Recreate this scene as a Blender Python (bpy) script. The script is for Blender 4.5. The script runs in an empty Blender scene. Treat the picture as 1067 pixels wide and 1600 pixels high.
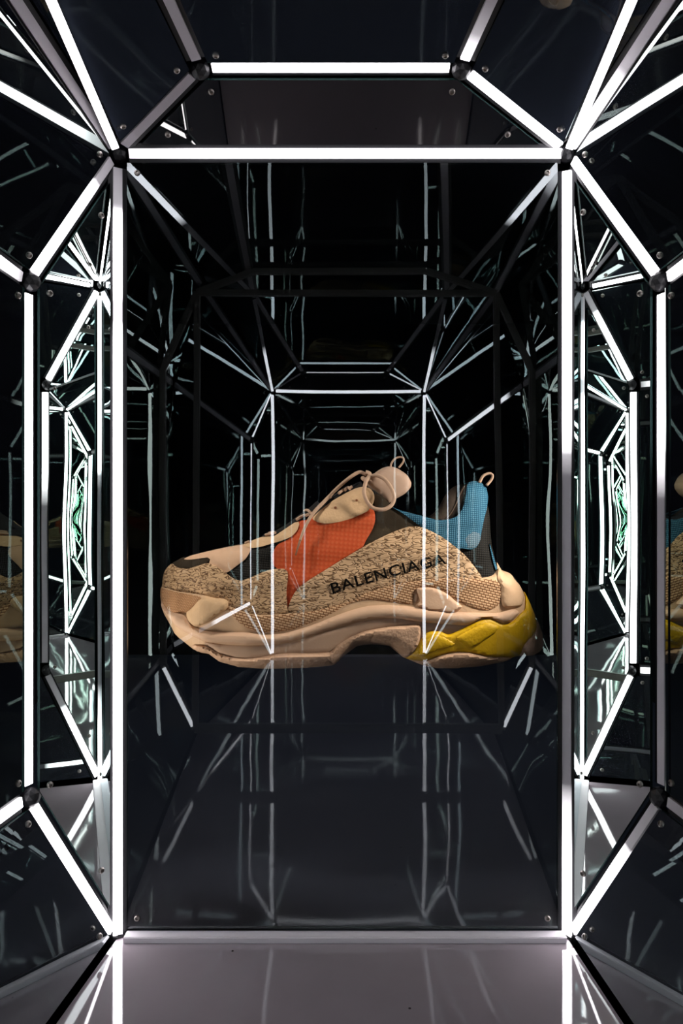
import bpy, bmesh, math, random
from mathutils import Vector, Matrix, geometry
random.seed(7)
sc = bpy.context.scene
COL = sc.collection

# ------------------------------------------------------------------ camera
F = 1135.0            # focal length in pixels of the 1067 x 1600 frame
S = 1.5               # metres from the camera to the display window
EYE = 663.0 / F * S   # eye height: floor is z = 0
VPX, VPY = 549.0, 802.0
cam_d = bpy.data.cameras.new('camera')
cam = bpy.data.objects.new('camera', cam_d); COL.objects.link(cam)
cam.location = (0, 0, EYE); cam.rotation_euler = (math.pi / 2, 0, 0)
cam_d.sensor_width = 36.0; cam_d.sensor_fit = 'AUTO'
cam_d.lens = F / 1600.0 * 36.0
cam_d.shift_x = (533.5 - VPX) / 1600.0
cam_d.shift_y = (VPY - 800.0) / 1600.0
cam_d.clip_start = 0.01; cam_d.clip_end = 50
sc.camera = cam

# ------------------------------------------------------------------ world, exposure
w = bpy.data.worlds.new('world'); sc.world = w; w.use_nodes = True
w.node_tree.nodes['Background'].inputs[0].default_value = (0, 0, 0, 1)
w.node_tree.nodes['Background'].inputs[1].default_value = 0
sc.view_settings.view_transform = 'Standard'
sc.view_settings.look = 'None'
sc.view_settings.gamma = 1.0
sc.view_settings.use_curve_mapping = False
sc.view_settings.exposure = 0.0
sc.cycles.max_bounces = 16; sc.cycles.glossy_bounces = 14; sc.cycles.diffuse_bounces = 3
sc.cycles.transparent_max_bounces = 24; sc.cycles.transmission_bounces = 6
sc.cycles.use_denoising = True
sc.cycles.sample_clamp_indirect = 12.0
sc.cycles.blur_glossy = 0.0
LED = 9.0             # emission strength of a lit LED strip

def spot(name, loc, target, energy, size, angle, col):
    d = bpy.data.lights.new(name, 'SPOT'); d.energy = energy; d.shadow_soft_size = size
    d.spot_size = math.radians(angle); d.spot_blend = 0.5; d.color = col
    o = bpy.data.objects.new(name, d); COL.objects.link(o); o.location = loc
    o.rotation_euler = (Vector(target) - Vector(loc)).to_track_quat('-Z', 'Y').to_euler()
    return o
# warm spots added out of view beside the window opening to brighten the shoe
spot('added_shoe_spot', (-0.66, 1.56, 1.45), (-0.05, 1.80, 0.74), 30, 0.06, 60, (1.0, 0.91, 0.79))
spot('added_shoe_spot', (0.64, 1.56, 1.05), (0.10, 1.80, 0.74), 32, 0.06, 60, (1.0, 0.91, 0.79))
spot('added_shoe_spot', (-0.66, 1.56, 0.45), (-0.05, 1.80, 0.72), 8, 0.06, 60, (1.0, 0.91, 0.79))
spot('added_case_floor_spot', (0.0, 3.0, 1.95), (0.0, 3.1, 0.0), 44, 0.15, 120, (0.85, 0.90, 1.0))  # added unseen spot, lifts the dark case floor

def P(x, y, d):
    """room point: x, y in pixels of the window plane, d in window distances"""
    return Vector((x / F * S, d * S, EYE + y / F * S))

# ------------------------------------------------------------------ materials
def new_mat(name):
    m = bpy.data.materials.new(name); m.use_nodes = True
    nt = m.node_tree; nt.nodes.clear()
    out = nt.nodes.new('ShaderNodeOutputMaterial')
    return m, nt, out
def N(nt, kind, **kw):
    n = nt.nodes.new(kind)
    for k, v in kw.items():
        if k.startswith('i_'): n.inputs[k[2:].replace('_', ' ')].default_value = v
        else: setattr(n, k, v)
    return n
def L(nt, a, b): nt.links.new(a, b)
def princ(name, col, rough=0.5, metal=0.0, bump=None, var=None, spec=0.5):
    m, nt, out = new_mat(name)
    p = N(nt, 'ShaderNodeBsdfPrincipled')
    p.inputs['Base Color'].default_value = (*col, 1); p.inputs['Roughness'].default_value = rough
    p.inputs['Metallic'].default_value = metal; p.inputs['Specular IOR Level'].default_value = spec
    L(nt, p.outputs[0], out.inputs[0])
    tc = N(nt, 'ShaderNodeTexCoord')
    if var:
        nz = N(nt, 'ShaderNodeTexNoise'); nz.inputs['Scale'].default_value = var[0]
        L(nt, tc.outputs['Object'], nz.inputs['Vector'])
        mx = N(nt, 'ShaderNodeMix', data_type='RGBA')
        mx.inputs[6].default_value = (*[c * (1 - var[1]) for c in col], 1)
        mx.inputs[7].default_value = (*[min(1, c * (1 + var[1])) for c in col], 1)
        L(nt, nz.outputs[0], mx.inputs[0]); L(nt, mx.outputs[2], p.inputs['Base Color'])
    if bump:
        nz = N(nt, 'ShaderNodeTexNoise'); nz.inputs['Scale'].default_value = bump[0]
        L(nt, tc.outputs['Object'], nz.inputs['Vector'])
        b = N(nt, 'ShaderNodeBump'); b.inputs['Strength'].default_value = bump[1]; b.inputs['Distance'].default_value = bump[2]
        L(nt, nz.outputs[0], b.inputs['Height']); L(nt, b.outputs[0], p.inputs['Normal'])
    return m
def wavy(nt, scale, dist):
    tc = N(nt, 'ShaderNodeTexCoord'); nz = N(nt, 'ShaderNodeTexNoise')
    nz.inputs['Scale'].default_value = scale; nz.inputs['Detail'].default_value = 1.0
    L(nt, tc.outputs['Object'], nz.inputs['Vector'])
    b = N(nt, 'ShaderNodeBump'); b.inputs['Strength'].default_value = 1.0; b.inputs['Distance'].default_value = dist
    L(nt, nz.outputs[0], b.inputs['Height'])
    return b
def mirror_mat(name, tint, scale=2.5, dist=0.0005):
    m, nt, out = new_mat(name)
    g = N(nt, 'ShaderNodeBsdfGlossy'); g.inputs['Color'].default_value = (*tint, 1); g.inputs['Roughness'].default_value = 0.0
    L(nt, wavy(nt, scale, dist).outputs[0], g.inputs['Normal']); L(nt, g.outputs[0], out.inputs[0])
    return m
def dark_glass(name, ior, through, tint, scale=2.5, dist=0.0012, body=(0.006, 0.007, 0.010)):
    """glass pane: fresnel reflection over a see-through (window) or black-backed body"""
    m, nt, out = new_mat(name)
    b = wavy(nt, scale, dist)
    fr = N(nt, 'ShaderNodeFresnel'); fr.inputs['IOR'].default_value = ior
    g = N(nt, 'ShaderNodeBsdfGlossy'); g.inputs['Color'].default_value = (*tint, 1); g.inputs['Roughness'].default_value = 0.0
    L(nt, b.outputs[0], g.inputs['Normal'])
    if through:
        t = N(nt, 'ShaderNodeBsdfTransparent'); t.inputs[0].default_value = (*through, 1)
    else:
        t = N(nt, 'ShaderNodeBsdfDiffuse'); t.inputs[0].default_value = (*body, 1)
    mx = N(nt, 'ShaderNodeMixShader')
    L(nt, fr.outputs[0], mx.inputs[0]); L(nt, t.outputs[0], mx.inputs[1]); L(nt, g.outputs[0], mx.inputs[2])
    L(nt, mx.outputs[0], out.inputs[0])
    return m
M = {}
M['black'] = princ('black_metal', (0.008, 0.008, 0.010), 0.45)
M['velvet'] = princ('black_lining', (0.004, 0.004, 0.005), 0.95, spec=0.1)
M['case_floor'] = princ('dark_blue_case_floor', (0.013, 0.017, 0.027), 0.7, var=(3, 0.15), spec=0.2)
M['glass_edge'] = princ('green_glass_edge', (0.007, 0.017, 0.016), 0.25)
M['mirror'] = mirror_mat('silver_mirror', (0.80, 0.88, 0.84))
M['panel'] = dark_glass('dark_mirror_glass', 3.5, None, (0.86, 1.0, 0.95))
M['panel_rear'] = dark_glass('rear_mirror_glass', 6.0, None, (0.80, 0.96, 0.98), dist=0.0009)
M['panel_wall'] = dark_glass('dark_mirror_glass_wall', 2.6, None, (0.84, 0.98, 0.86))
M['panel_low'] = dark_glass('dusty_mirror_glass', 4.6, None, (0.9, 1.0, 0.98), body=(0.030, 0.033, 0.044))
M['panel_top'] = dark_glass('blue_black_mirror_glass', 2.0, None, (0.88, 1.0, 0.98), body=(0.013, 0.016, 0.024))
M['bevel'] = dark_glass('tinted_mirror_glass', 2.1, None, (1.0, 0.97, 0.94))
M['window'] = dark_glass('display_glass', 1.8, (0.86, 0.86, 0.86), (0.88, 0.97, 1.0), 2.0, 0.0010)
M['steel'] = princ('screw_steel', (0.30, 0.27, 0.25), 0.38, 1.0)
M['white_trim'] = princ('white_trim', (0.85, 0.80, 0.85), 0.4, var=(9, 0.06))
M['strip_off'] = princ('unlit_diffuser', (0.52, 0.49, 0.53), 0.5)
M['portal_grey'] = princ('portal_grey_metal', (0.24, 0.225, 0.205), 0.4)

def floor_mat():
    m, nt, out = new_mat('glossy_grey_floor')
    p = N(nt, 'ShaderNodeBsdfPrincipled')
    p.inputs['Roughness'].default_value = 0.045; p.inputs['IOR'].default_value = 1.85
    tc = N(nt, 'ShaderNodeTexCoord'); nz = N(nt, 'ShaderNodeTexNoise'); nz.inputs['Scale'].default_value = 14
    nz.inputs['Detail'].default_value = 6
    L(nt, tc.outputs['Object'], nz.inputs['Vector'])
    r = N(nt, 'ShaderNodeValToRGB')
    r.color_ramp.elements[0].color = (0.315, 0.272, 0.300, 1); r.color_ramp.elements[1].color = (0.365, 0.315, 0.348, 1)
    L(nt, nz.outputs[0], r.inputs[0])
    v = N(nt, 'ShaderNodeTexVoronoi'); v.inputs['Scale'].default_value = 9    # a few dark specks
    L(nt, tc.outputs['Object'], v.inputs['Vector'])
    lt = N(nt, 'ShaderNodeMath', operation='LESS_THAN'); lt.inputs[1].default_value = 0.028
    L(nt, v.outputs['Distance'], lt.inputs[0])
    mx = N(nt, 'ShaderNodeMix', data_type='RGBA'); mx.inputs[7].default_value = (0.05, 0.045, 0.05, 1)
    L(nt, lt.outputs[0], mx.inputs[0]); L(nt, r.outputs[0], mx.inputs[6]); L(nt, mx.outputs[2], p.inputs['Base Color'])
    L(nt, wavy(nt, 2.2, 0.0022).outputs[0], p.inputs['Coat Normal']); 
    L(nt, wavy(nt, 2.2, 0.0022).outputs[0], p.inputs['Normal'])
    L(nt, p.outputs[0], out.inputs[0])
    return m
M['floor'] = floor_mat()

def led_mat(name, stops, length):
    """diffuser over LED pixels: `stops` = (position along the strip, brightness 0..1)"""
    m, nt, out = new_mat(name)
    p = N(nt, 'ShaderNodeBsdfPrincipled')
    p.inputs['Base Color'].default_value = (0.56, 0.53, 0.57, 1); p.inputs['Roughness'].default_value = 0.5
    p.inputs['Emission Color'].default_value = (1.0, 0.955, 1.0, 1)
    tc = N(nt, 'ShaderNodeTexCoord'); sp = N(nt, 'ShaderNodeSeparateXYZ')
    L(nt, tc.outputs['Object'], sp.inputs[0])
    dv = N(nt, 'ShaderNodeMath', operation='DIVIDE'); dv.inputs[1].default_value = length
    L(nt, sp.outputs['Z'], dv.inputs[0])
    r = N(nt, 'ShaderNodeValToRGB')
    e = r.color_ramp.elements
    while len(e) > 1: e.remove(e[-1])
    e[0].position = stops[0][0]; e[0].color = (stops[0][1],) * 3 + (1,)
    for pos, v in stops[1:]:
        q = e.new(pos); q.color = (v, v, v, 1)
    L(nt, dv.outputs[0], r.inputs[0])
    mu = N(nt, 'ShaderNodeMath', operation='MULTIPLY'); mu.inputs[1].default_value = LED
    L(nt, r.outputs[0], mu.inputs[0]); L(nt, mu.outputs[0], p.inputs['Emission Strength'])
    L(nt, p.outputs[0], out.inputs[0])
    return m

# ------------------------------------------------------------------ helpers
def link(name, me, mats, parent=None):
    o = bpy.data.objects.new(name, me); COL.objects.link(o)
    for m in (mats if isinstance(mats, (list, tuple)) else [mats]): me.materials.append(m)
    if parent: o.parent = parent
    return o
def empty(name, loc=(0, 0, 0)):
    o = bpy.data.objects.new(name, None); COL.objects.link(o); o.location = loc
    o.empty_display_size = 0.05
    return o
def thing(o, label, cat, group=None):
    o['label'] = label; o['category'] = cat
    if group: o['group'] = group
    return o
def structure(o, label=None):
    o['kind'] = 'structure'
    if label: o['label'] = label
    return o
def box_mesh(name, hx, hy, z0, z1, bev=0.0, y0=None):
    bm = bmesh.new()
    bmesh.ops.create_cube(bm, size=1.0)
    yc, yh = (0, hy) if y0 is None else ((y0 + hy) / 2, (hy - y0) / 2)
    for v in bm.verts: v.co = Vector((v.co.x * 2 * hx, yc + v.co.y * 2 * yh, z0 + (v.co.z + 0.5) * (z1 - z0)))
    if bev: bmesh.ops.bevel(bm, geom=bm.edges[:], offset=bev, segments=2, affect='EDGES', profile=0.6)
    me = bpy.data.meshes.new(name); bm.to_mesh(me); bm.free()
    return me
def world_box(name, lo, hi, mat, parent=None, bev=0.0):
    lo, hi = Vector(lo), Vector(hi); c = (lo + hi) / 2; h = (hi - lo) / 2
    bm = bmesh.new(); bmesh.ops.create_cube(bm, size=1.0)
    for v in bm.verts: v.co = Vector((v.co.x * 2 * h.x, v.co.y * 2 * h.y, v.co.z * 2 * h.z))
    if bev: bmesh.ops.bevel(bm, geom=bm.edges[:], offset=bev, segments=2, affect='EDGES')
    me = bpy.data.meshes.new(name); bm.to_mesh(me); bm.free()
    o = link(name, me, mat, parent); o.location = c
    return o

# ------------------------------------------------------------------ the mirrored chamber
XL, XR = -365.0, 336.5
V = {}
for end, zs in (('f', 1.0), ('b', -0.96)):
    q = 1 if end == 'f' else -1
    zc = zs - q * 0.107; zb = zs - q * 0.090
    V['AL' + end], V['AR' + end] = P(XL, 562, zs), P(XR, 562, zs)
    V['BL' + end], V['BR' + end] = P(-215, 631, zb), P(156, 631, zb)
    V['CL' + end], V['CR' + end] = P(-448, 323, zc), P(427, 321, zc - q * 0.006)
    V['DL' + end], V['DR' + end] = P(-448, -396, zc), P(427, -393, zc - q * 0.006)
    V['EL' + end], V['ER' + end] = P(XL, -663, zs), P(XR, -663, zs)
# the chamber widens to a rib at its middle (z = ZM)
ZM = 0.08
EDGE_RUN = {'AL': (-91, 129), 'AR': (99, 98), 'BL': (-98, 35), 'BR': (157, 35), 'CL': (-105, 80), 'CR': (105, 80),
            'DL': (-105, 0), 'DR': (105, 0), 'EL': (-108, 0), 'ER': (100, 0)}    # sideways / upward run per window distance
for k, (ex, ey) in EDGE_RUN.items():
    p = V[k + 'f']; d = p.y / S - ZM
    V[k + 'm'] = p + Vector((ex / F * S * d, -d * S, ey / F * S * d))
CENTRE = P(-15, 0, 0.02)
FACES = {
 'window_1': ('ALf ARf ERf ELf', 'window'), 'window_2': ('ALb ARb ERb ELb', 'panel'),
 'wall_front_top': ('ALf ARf BRf BLf', 'bevel'), 'wall_back_top': ('ALb ARb BRb BLb', 'bevel'),
 'wall_front_left': ('ALf CLf DLf ELf', 'mirror'), 'wall_front_right': ('ARf CRf DRf ERf', 'mirror'),
 'wall_back_left': ('ALb CLb DLb ELb', 'mirror'), 'wall_back_right': ('ARb CRb DRb ERb', 'mirror'),
 'wall_left': ('CLf DLf DLm CLm', 'panel_wall'), 'wall_right': ('CRf DRf DRm CRm', 'panel_wall'),
 'wall_upper_left': ('ALf CLf CLm ALm', 'panel'), 'wall_upper_right': ('ARf CRf CRm ARm', 'panel'),
 'wall_lower_left': ('DLf ELf ELm DLm', 'panel_low'), 'wall_lower_right': ('DRf ERf ERm DRm', 'panel_low'),
 'ceiling_left': ('ALf BLf BLm ALm', 'panel_top'), 'ceiling_right': ('ARf BRf BRm ARm', 'panel_top'),
 'ceiling': ('BLf BRf BRm BLm', 'panel_top'),
 'wall_rear_left': ('CLb DLb DLm CLm', 'panel_rear'), 'wall_rear_right': ('CRb DRb DRm CRm', 'panel_rear'),
 'wall_rear_upper_left': ('ALb CLb CLm ALm', 'panel_rear'), 'wall_rear_upper_right': ('ARb CRb CRm ARm', 'panel_rear'),
 'wall_rear_lower_left': ('DLb ELb ELm DLm', 'panel_low'), 'wall_rear_lower_right': ('DRb ERb ERm DRm', 'panel_low'),
 'ceiling_rear_left': ('ALb BLb BLm ALm', 'panel_rear'), 'ceiling_rear_right': ('ARb BRb BRm ARm', 'panel_rear'),
 'ceiling_rear': ('BLb BRb BRm BLm', 'panel_rear'),
 'floor': ('ELf ERf ERm ERb ELb ELm', 'floor'),
}
def face_normal(keys):
    p = [V[k] for k in keys]
    n = (p[1] - p[0]).cross(p[2] - p[0]).normalized()
    c = sum(p, Vector()) / len(p)
    return -n if n.dot(CENTRE - c) < 0 else n
NORM = {k: face_normal(v[0].split()) for k, v in FACES.items()}
def inset(poly, n, amount):
    """offset a convex polygon inwards"""
    out = []; m = len(poly); c = sum(poly, Vector()) / m
    for i in range(m):
        a, b, d = poly[i - 1], poly[i], poly[(i + 1) % m]
        e1, e2 = (b - a).normalized(), (d - b).normalized()
        n1, n2 = n.cross(e1), n.cross(e2)
        if n1.dot(c - b) < 0: n1 = -n1
        if n2.dot(c - b) < 0: n2 = -n2
        bis = (n1 + n2).normalized()
        out.append(b + bis * (amount / max(0.25, bis.dot(n1))))
    return out
# one screw mesh shared by all screws: domed head with a recessed socket
def screw_mesh():
    bm = bmesh.new()
    prof = [(0.0, 0.0008), (0.0024, 0.0008), (0.0026, 0.0040), (0.0046, 0.0036), (0.0060, 0.0018), (0.0060, -0.002)]
    n = 12; rings = []
    for r, z in prof:
        rings.append([bm.verts.new((r * math.cos(2 * math.pi * k / n), r * math.sin(2 * math.pi * k / n), z)) for k in range(n)] if r else [bm.verts.new((0, 0, z))])
    for a, b in zip(rings, rings[1:]):
        for k in range(n):
            if len(a) == 1: bm.faces.new((a[0], b[k], b[(k + 1) % n]))
            else: bm.faces.new((a[k], b[k], b[(k + 1) % n], a[(k + 1) % n]))
    me = bpy.data.meshes.new('screw'); bm.to_mesh(me); bm.free()
    me.materials.append(M['steel'])
    return me
SCREW = screw_mesh()
PANEL_LABEL = {
 'window_1': 'clear dark glass of the display window in front of the shoe',
 'ceiling': 'flat dark mirror glass ceiling panel', 'floor': 'glossy grey floor reflecting the light strips'}
for name, (keys, mk) in FACES.items():
    keys = keys.split(); n = NORM[name]; poly = [V[k] for k in keys]
    g = 0.0 if name == 'floor' else 0.019
    inner = inset(poly, n, g) if g else poly
    c = sum(inner, Vector()) / len(inner)
    th = 0.008
    bm = bmesh.new()
    fr = [bm.verts.new(p - c) for p in inner]; bk = [bm.verts.new(p - c - n * th) for p in inner]
    flat = max(abs((p - inner[0]).dot(n)) for p in inner) < 1e-4
    for q in ([fr] if flat else [[fr[0], fr[1], fr[2]], [fr[0], fr[2], fr[3]]]):
        f0 = bm.faces.new(q); f0.material_index = 0
    f1 = bm.faces.new(list(reversed(bk))); f1.material_index = 0 if name == 'window_1' else 1
    for i in range(len(fr)):
        q = bm.faces.new((fr[i], bk[i], bk[(i + 1) % len(fr)], fr[(i + 1) % len(fr)])); q.material_index = 1
    bmesh.ops.recalc_face_normals(bm, faces=bm.faces)
    if name == 'window_1': bm.faces.ensure_lookup_table(); bmesh.ops.delete(bm, geom=[f1], context='FACES_ONLY')
    me = bpy.data.meshes.new(name); bm.to_mesh(me); bm.free()
    o = link(name, me, [M[mk], M['glass_edge']]); o.location = c
    structure(o, PANEL_LABEL.get(name))
    if name == 'floor': continue
    for p in ([] if '_rear' in name else inset(poly, n, 0.040)):
        s = bpy.data.objects.new('screw', SCREW); COL.objects.link(s); s.parent = o
        s.location = p - c; s.rotation_euler = n.to_track_quat('Z', 'Y').to_euler()
    if name in ('window_2',):
        pass

# black corner joints at the vertices
frame = structure(empty('trim_1', (0, 0, 0)), 'black corner joints of the mirror frame')
bmj = bmesh.new(); bmesh.ops.create_icosphere(bmj, subdivisions=2, radius=0.019)
JOINT = bpy.data.meshes.new('corner_joint'); bmj.to_mesh(JOINT); bmj.free(); JOINT.materials.append(M['black'])
for k, p in V.items():
    if k.endswith('m'): continue
    j = bpy.data.objects.new('corner_joint', JOINT); COL.objects.link(j); j.parent = frame
    j.location = p + (p - CENTRE).normalized() * 0.012

# ------------------------------------------------------------------ LED strips along the edges
def bar_matrix(a, b, n):
    z = (b - a).normalized(); n = (n - z * n.dot(z)).normalized(); x = n.cross(z)
    m = Matrix((x, n, z)).transposed().to_4x4(); m.translation = a
    return m
def strip(name, a, b, n, stops, label, w=0.0092, trim=(0.022, 0.022), group=None, hw=0.019, up=0.0, deep=0.022):
    """black housing with a pale diffuser, facing n"""
    L0 = (b - a).length; z = (b - a).normalized()
    a2 = a + z * trim[0]; length = L0 - trim[0] - trim[1]
    t = empty(name); t.matrix_world = bar_matrix(a2, b, n)
    thing(t, label, 'led strip', group)
    h = link('housing', box_mesh('housing', hw, -0.0075 + up, -trim[0] * .1, length + trim[1] * .1, 0.0, y0=-deep), M['black'], t)
    mat = led_mat('led_diffuser', stops, length) if any(v for _, v in stops) else M['strip_off']
    d = link('diffuser', box_mesh('diffuser', w, -0.0022 + up, 0, length, 0.0012, y0=-0.0082 + up), mat, t)
    return t
ON = [(0, 1), (1, 1)]; OFF = [(0, 0), (1, 0)]
def edge_n(k1, k2):
    tot = Vector()
    for name, (keys, _) in FACES.items():
        ks = keys.split()
        if k1 in ks and k2 in ks: tot += NORM[name]
    return tot.normalized()
EDGES = [
 # front ring
 ('ALf', 'ARf', [(0, .10), (.06, .25), (.16, 1), (1, 1)], 'long bright light strip along the top of the display window'),
 ('BLf', 'BRf', [(0, .8), (.05, 1), (1, 1)], 'bright light strip along the front edge of the ceiling'),
 ('ALf', 'BLf', OFF, 'unlit grey diagonal strip at the top left of the sloped panel'),
 ('ARf', 'BRf', ON, 'bright diagonal strip at the top right of the sloped panel'),
 ('ALf', 'ELf', [(0, 0), (.05, .03), (.085, 1), (.15, .8), (.175, .10), (.2, .10), (.225, 1), (1, 1)], 'tall bright strip up the left side of the display window'),
 ('ARf', 'ERf', [(0, 1), (.33, 1), (.37, .05), (.40, 0), (.80, 0), (.86, .25), (.90, 1), (1, 1)], 'tall strip right of the display window, its middle unlit'),
 ('ALf', 'CLf', [(0, 0), (.2, .02), (.36, 1), (1, 1)], 'sloping strip at the upper left corner, dim at its top end'),
 ('ARf', 'CRf', ON, 'sloping bright strip at the upper right corner'),
 ('CLf', 'DLf', ON, 'upright bright strip on the edge of the left wall'),
 ('CRf', 'DRf', [(0, 1), (.30, 1), (.36, .12), (.42, 0), (1, 0)], 'upright strip on the edge of the right wall, lit only at its top'),
 ('DLf', 'ELf', ON, 'sloping bright strip at the lower left corner'),
 ('DRf', 'ERf', [(0, 0), (.30, .01), (.48, 1), (1, 1)], 'sloping strip at the lower right corner, lit at its foot'),
 # along the chamber, front half
 ('ALf', 'ALm', OFF, 'unlit strip running out from the upper left corner towards the viewer'),
 ('ARf', 'ARm', [(0, .8), (.09, .6), (.17, .02), (.22, 0), (1, 0)], 'strip running out from the upper right corner, lit at its tip'),
 ('BLf', 'BLm', OFF, 'unlit grey strip on the left edge of the ceiling'),
 ('BRf', 'BRm', [(0, .25), (.06, .03), (.12, 0), (1, 0)], 'grey strip on the right edge of the ceiling'),
 ('CLf', 'CLm', [(0, .03), (.03, .2), (.06, 1), (.14, 1), (.18, 0), (1, 0)], 'strip along the top of the left wall'),
 ('CRf', 'CRm', [(0, 1), (.14, 1), (.18, 0), (1, 0)], 'strip along the top of the right wall'),
 ('DLf', 'DLm', [(0, 1), (.14, 1), (.18, 0), (1, 0)], 'strip along the bottom of the left wall'),
 ('DRf', 'DRm', OFF, 'unlit strip along the bottom of the right wall'),
 # along the chamber, rear half
 ('ALb', 'ALm', OFF, 'unlit strip from the far wall, mirrored above the shoe at the left'),
 ('ARb', 'ARm', OFF, 'unlit strip from the far wall, mirrored above the shoe at the right'),
 ('BLb', 'BLm', OFF, 'unlit strip on the left edge of the far ceiling, mirrored high in the window'),
 ('BRb', 'BRm', OFF, 'unlit strip on the right edge of the far ceiling, mirrored high in the window'),
 ('CLb', 'CLm', OFF, 'unlit strip on the far left wall, mirrored left of the laces'),
 ('CRb', 'CRm', [(0, 1), (.85, 1), (.9, 0), (1, 0)], 'lit strip on the far right wall, mirrored above the shoe heel'),
 ('DLb', 'DLm', [(0, 1), (.55, 1), (.62, .15), (1, .1)], 'lit strip on the far left wall, mirrored over the toe of the shoe'),
 ('DRb', 'DRm', OFF, 'unlit strip on the far right wall, mirrored over the yellow heel'),
 # far ring, seen in the glass
 ('ALb', 'ARb', ON, 'top strip of the far wall, mirrored in the window'),
 ('BLb', 'BRb', [(0, .5), (1, .5)], 'ceiling edge strip of the far wall, mirrored in the window'),
 ('ALb', 'BLb', OFF, 'unlit diagonal strip of the far wall beside the left ceiling edge'),
 ('ARb', 'BRb', [(0, .6), (1, .6)], 'lit diagonal strip of the far wall beside the right ceiling edge'),
 ('ALb', 'ELb', ON, 'tall left strip of the far wall, mirrored across the shoe toe'),
 ('ARb', 'ERb', ON, 'tall right strip of the far wall, mirrored across the shoe heel'),
 ('ALb', 'CLb', ON, 'upper left sloping strip of the far wall'),
 ('ARb', 'CRb', ON, 'upper right sloping strip of the far wall'),
 ('CLb', 'DLb', ON, 'left upright strip beside the far wall'),
 ('CRb', 'DRb', ON, 'right upright strip beside the far wall'),
 ('DLb', 'ELb', ON, 'lower left sloping strip of the far wall'),
 ('DRb', 'ERb', ON, 'lower right sloping strip of the far wall'),
]
for k1, k2, stops, label in EDGES:
    n = edge_n(k1, k2)
    tr = (0.022, 0.022)
    up = 0.0
    if (k1, k2) == ('ALf', 'ELf'): tr = (0.030, 0.006)
    if (k1, k2) == ('ARf', 'ERf'): tr = (0.036, 0.004)
    if (k1, k2) == ('ALf', 'ARf'): tr = (0.022, 0.010)
    strip('led_strip', V[k1], V[k2], n, stops, label, trim=tr, up=0.0045 if k1[0] == 'A' and k2[0] == 'E' else 0.0, group='light strips on the chamber edges')

for k1, k2, face, stops, label in (
        ('ALf', 'BLm', 'ceiling_left', [(0, .6), (.03, 1), (.27, 1), (.33, 0), (1, 0)], 'slim bright strip across the sloped ceiling panel at the left'),
        ('ARf', 'BRm', 'ceiling_right', [(0, .8), (.03, 1), (.27, 1), (.33, 0), (1, 0)], 'slim bright strip across the sloped ceiling panel at the right'),
        ('ALb', 'BLm', 'ceiling_rear_left', [(0, .9), (.5, .9), (.6, 0), (1, 0)], 'slim strip on the far left ceiling slope, mirrored above the window centre'),
        ('ARb', 'BRm', 'ceiling_rear_right', [(0, .9), (.5, .9), (.6, 0), (1, 0)], 'slim strip on the far right ceiling slope, mirrored above the window centre')):
    strip('led_strip', V[k1], V[k2], NORM[face], stops, label, w=0.0075, trim=(0.030, 0.05), group='light strips on the chamber edges', hw=0.0085, up=0.012, deep=-0.001)

# white sill under the display window and a dark joint along the foot of the lower panels
a, b = V['ELf'], V['ERf']
world_box('baseboard_front', (a.x + 0.018, a.y - 0.022, 0.0), (b.x - 0.006, a.y + 0.004, 0.013), M['white_trim'], bev=0.0015)['kind'] = 'structure'
a, b = V['ELb'], V['ERb']
world_box('baseboard_back', (a.x + 0.018, a.y - 0.004, 0.0), (b.x - 0.006, a.y + 0.022, 0.013), M['white_trim'], bev=0.0015)['kind'] = 'structure'

# ------------------------------------------------------------------ portal frame round the camera's doorway (seen mirrored)
ZP = 0.30
PV = {'AL': P(-410, 586, ZP), 'AR': P(385, 583, ZP), 'BL': P(-262, 644, ZP), 'BR': P(197, 644, ZP),
      'CL': P(-502, 382, ZP), 'CR': P(480, 378, ZP), 'DL': P(-500, -400, ZP), 'DR': P(478, -400, ZP),
      'EL': P(-416, -571, ZP), 'ER': P(398, -571, ZP)}
portal = thing(empty('portal_frame', P(0, -663, ZP)), 'dark grey portal frame of straight bars mirrored behind the shoe', 'frame')
def portal_bar(k1, k2, lit, w=0.011):
    a, b = PV[k1], PV[k2]
    m = bar_matrix(a, b, Vector((0.0, 1.0, 0.02)))
    h = link('bar', box_mesh('bar', w, 0.011, 0, (b - a).length, 0.001, y0=-0.011), M['portal_grey'], portal)
    m2 = m.copy(); m2.translation = a - portal.location
    h.matrix_local = m2
    d = link('diffuser', box_mesh('diffuser', w * .6, 0.016, 0.012, (b - a).length - 0.012, 0.001, y0=0.010),
             led_mat('portal_led', [(0, lit), (1, lit)], (b - a).length) if lit else M['portal_grey'], h)
for k1, k2, lit in (('AL', 'AR', 0), ('BL', 'BR', 0), ('AL', 'BL', 0), ('AR', 'BR', 0), ('AL', 'CL', 0), ('AR', 'CR', 0),
                    ('AL', 'EL', 0), ('AR', 'ER', 0), ('CL', 'DL', 0), ('CR', 'DR', 0), ('DL', 'EL', .6), ('DR', 'ER', .6), ('EL', 'ER', 0)):
    portal_bar(k1, k2, lit, 0.016 if (k1, k2) == ('EL', 'ER') else 0.010)

# ------------------------------------------------------------------ black display case behind the window
x0, x1 = -1.45, 1.40
y0, y1, zt = 1.5 + 0.02, 4.5, 2.05
t = 0.03
structure(world_box('wall_display_back', (x0, y1, -0.03), (x1, y1 + t, zt), M['velvet']))
structure(world_box('wall_display_left', (x0 - t, y0, -0.03), (x0, y1 + t, zt), M['velvet']))
structure(world_box('wall_display_right', (x1, y0, -0.03), (x1 + t, y1 + t, zt), M['velvet']))
structure(world_box('wall_display_floor', (x0, y0, -0.03), (x1, y1, 0.0), M['case_floor']))
structure(world_box('wall_display_top', (x0, y0, zt), (x1, y1 + t, zt + t), M['velvet']))

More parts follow.
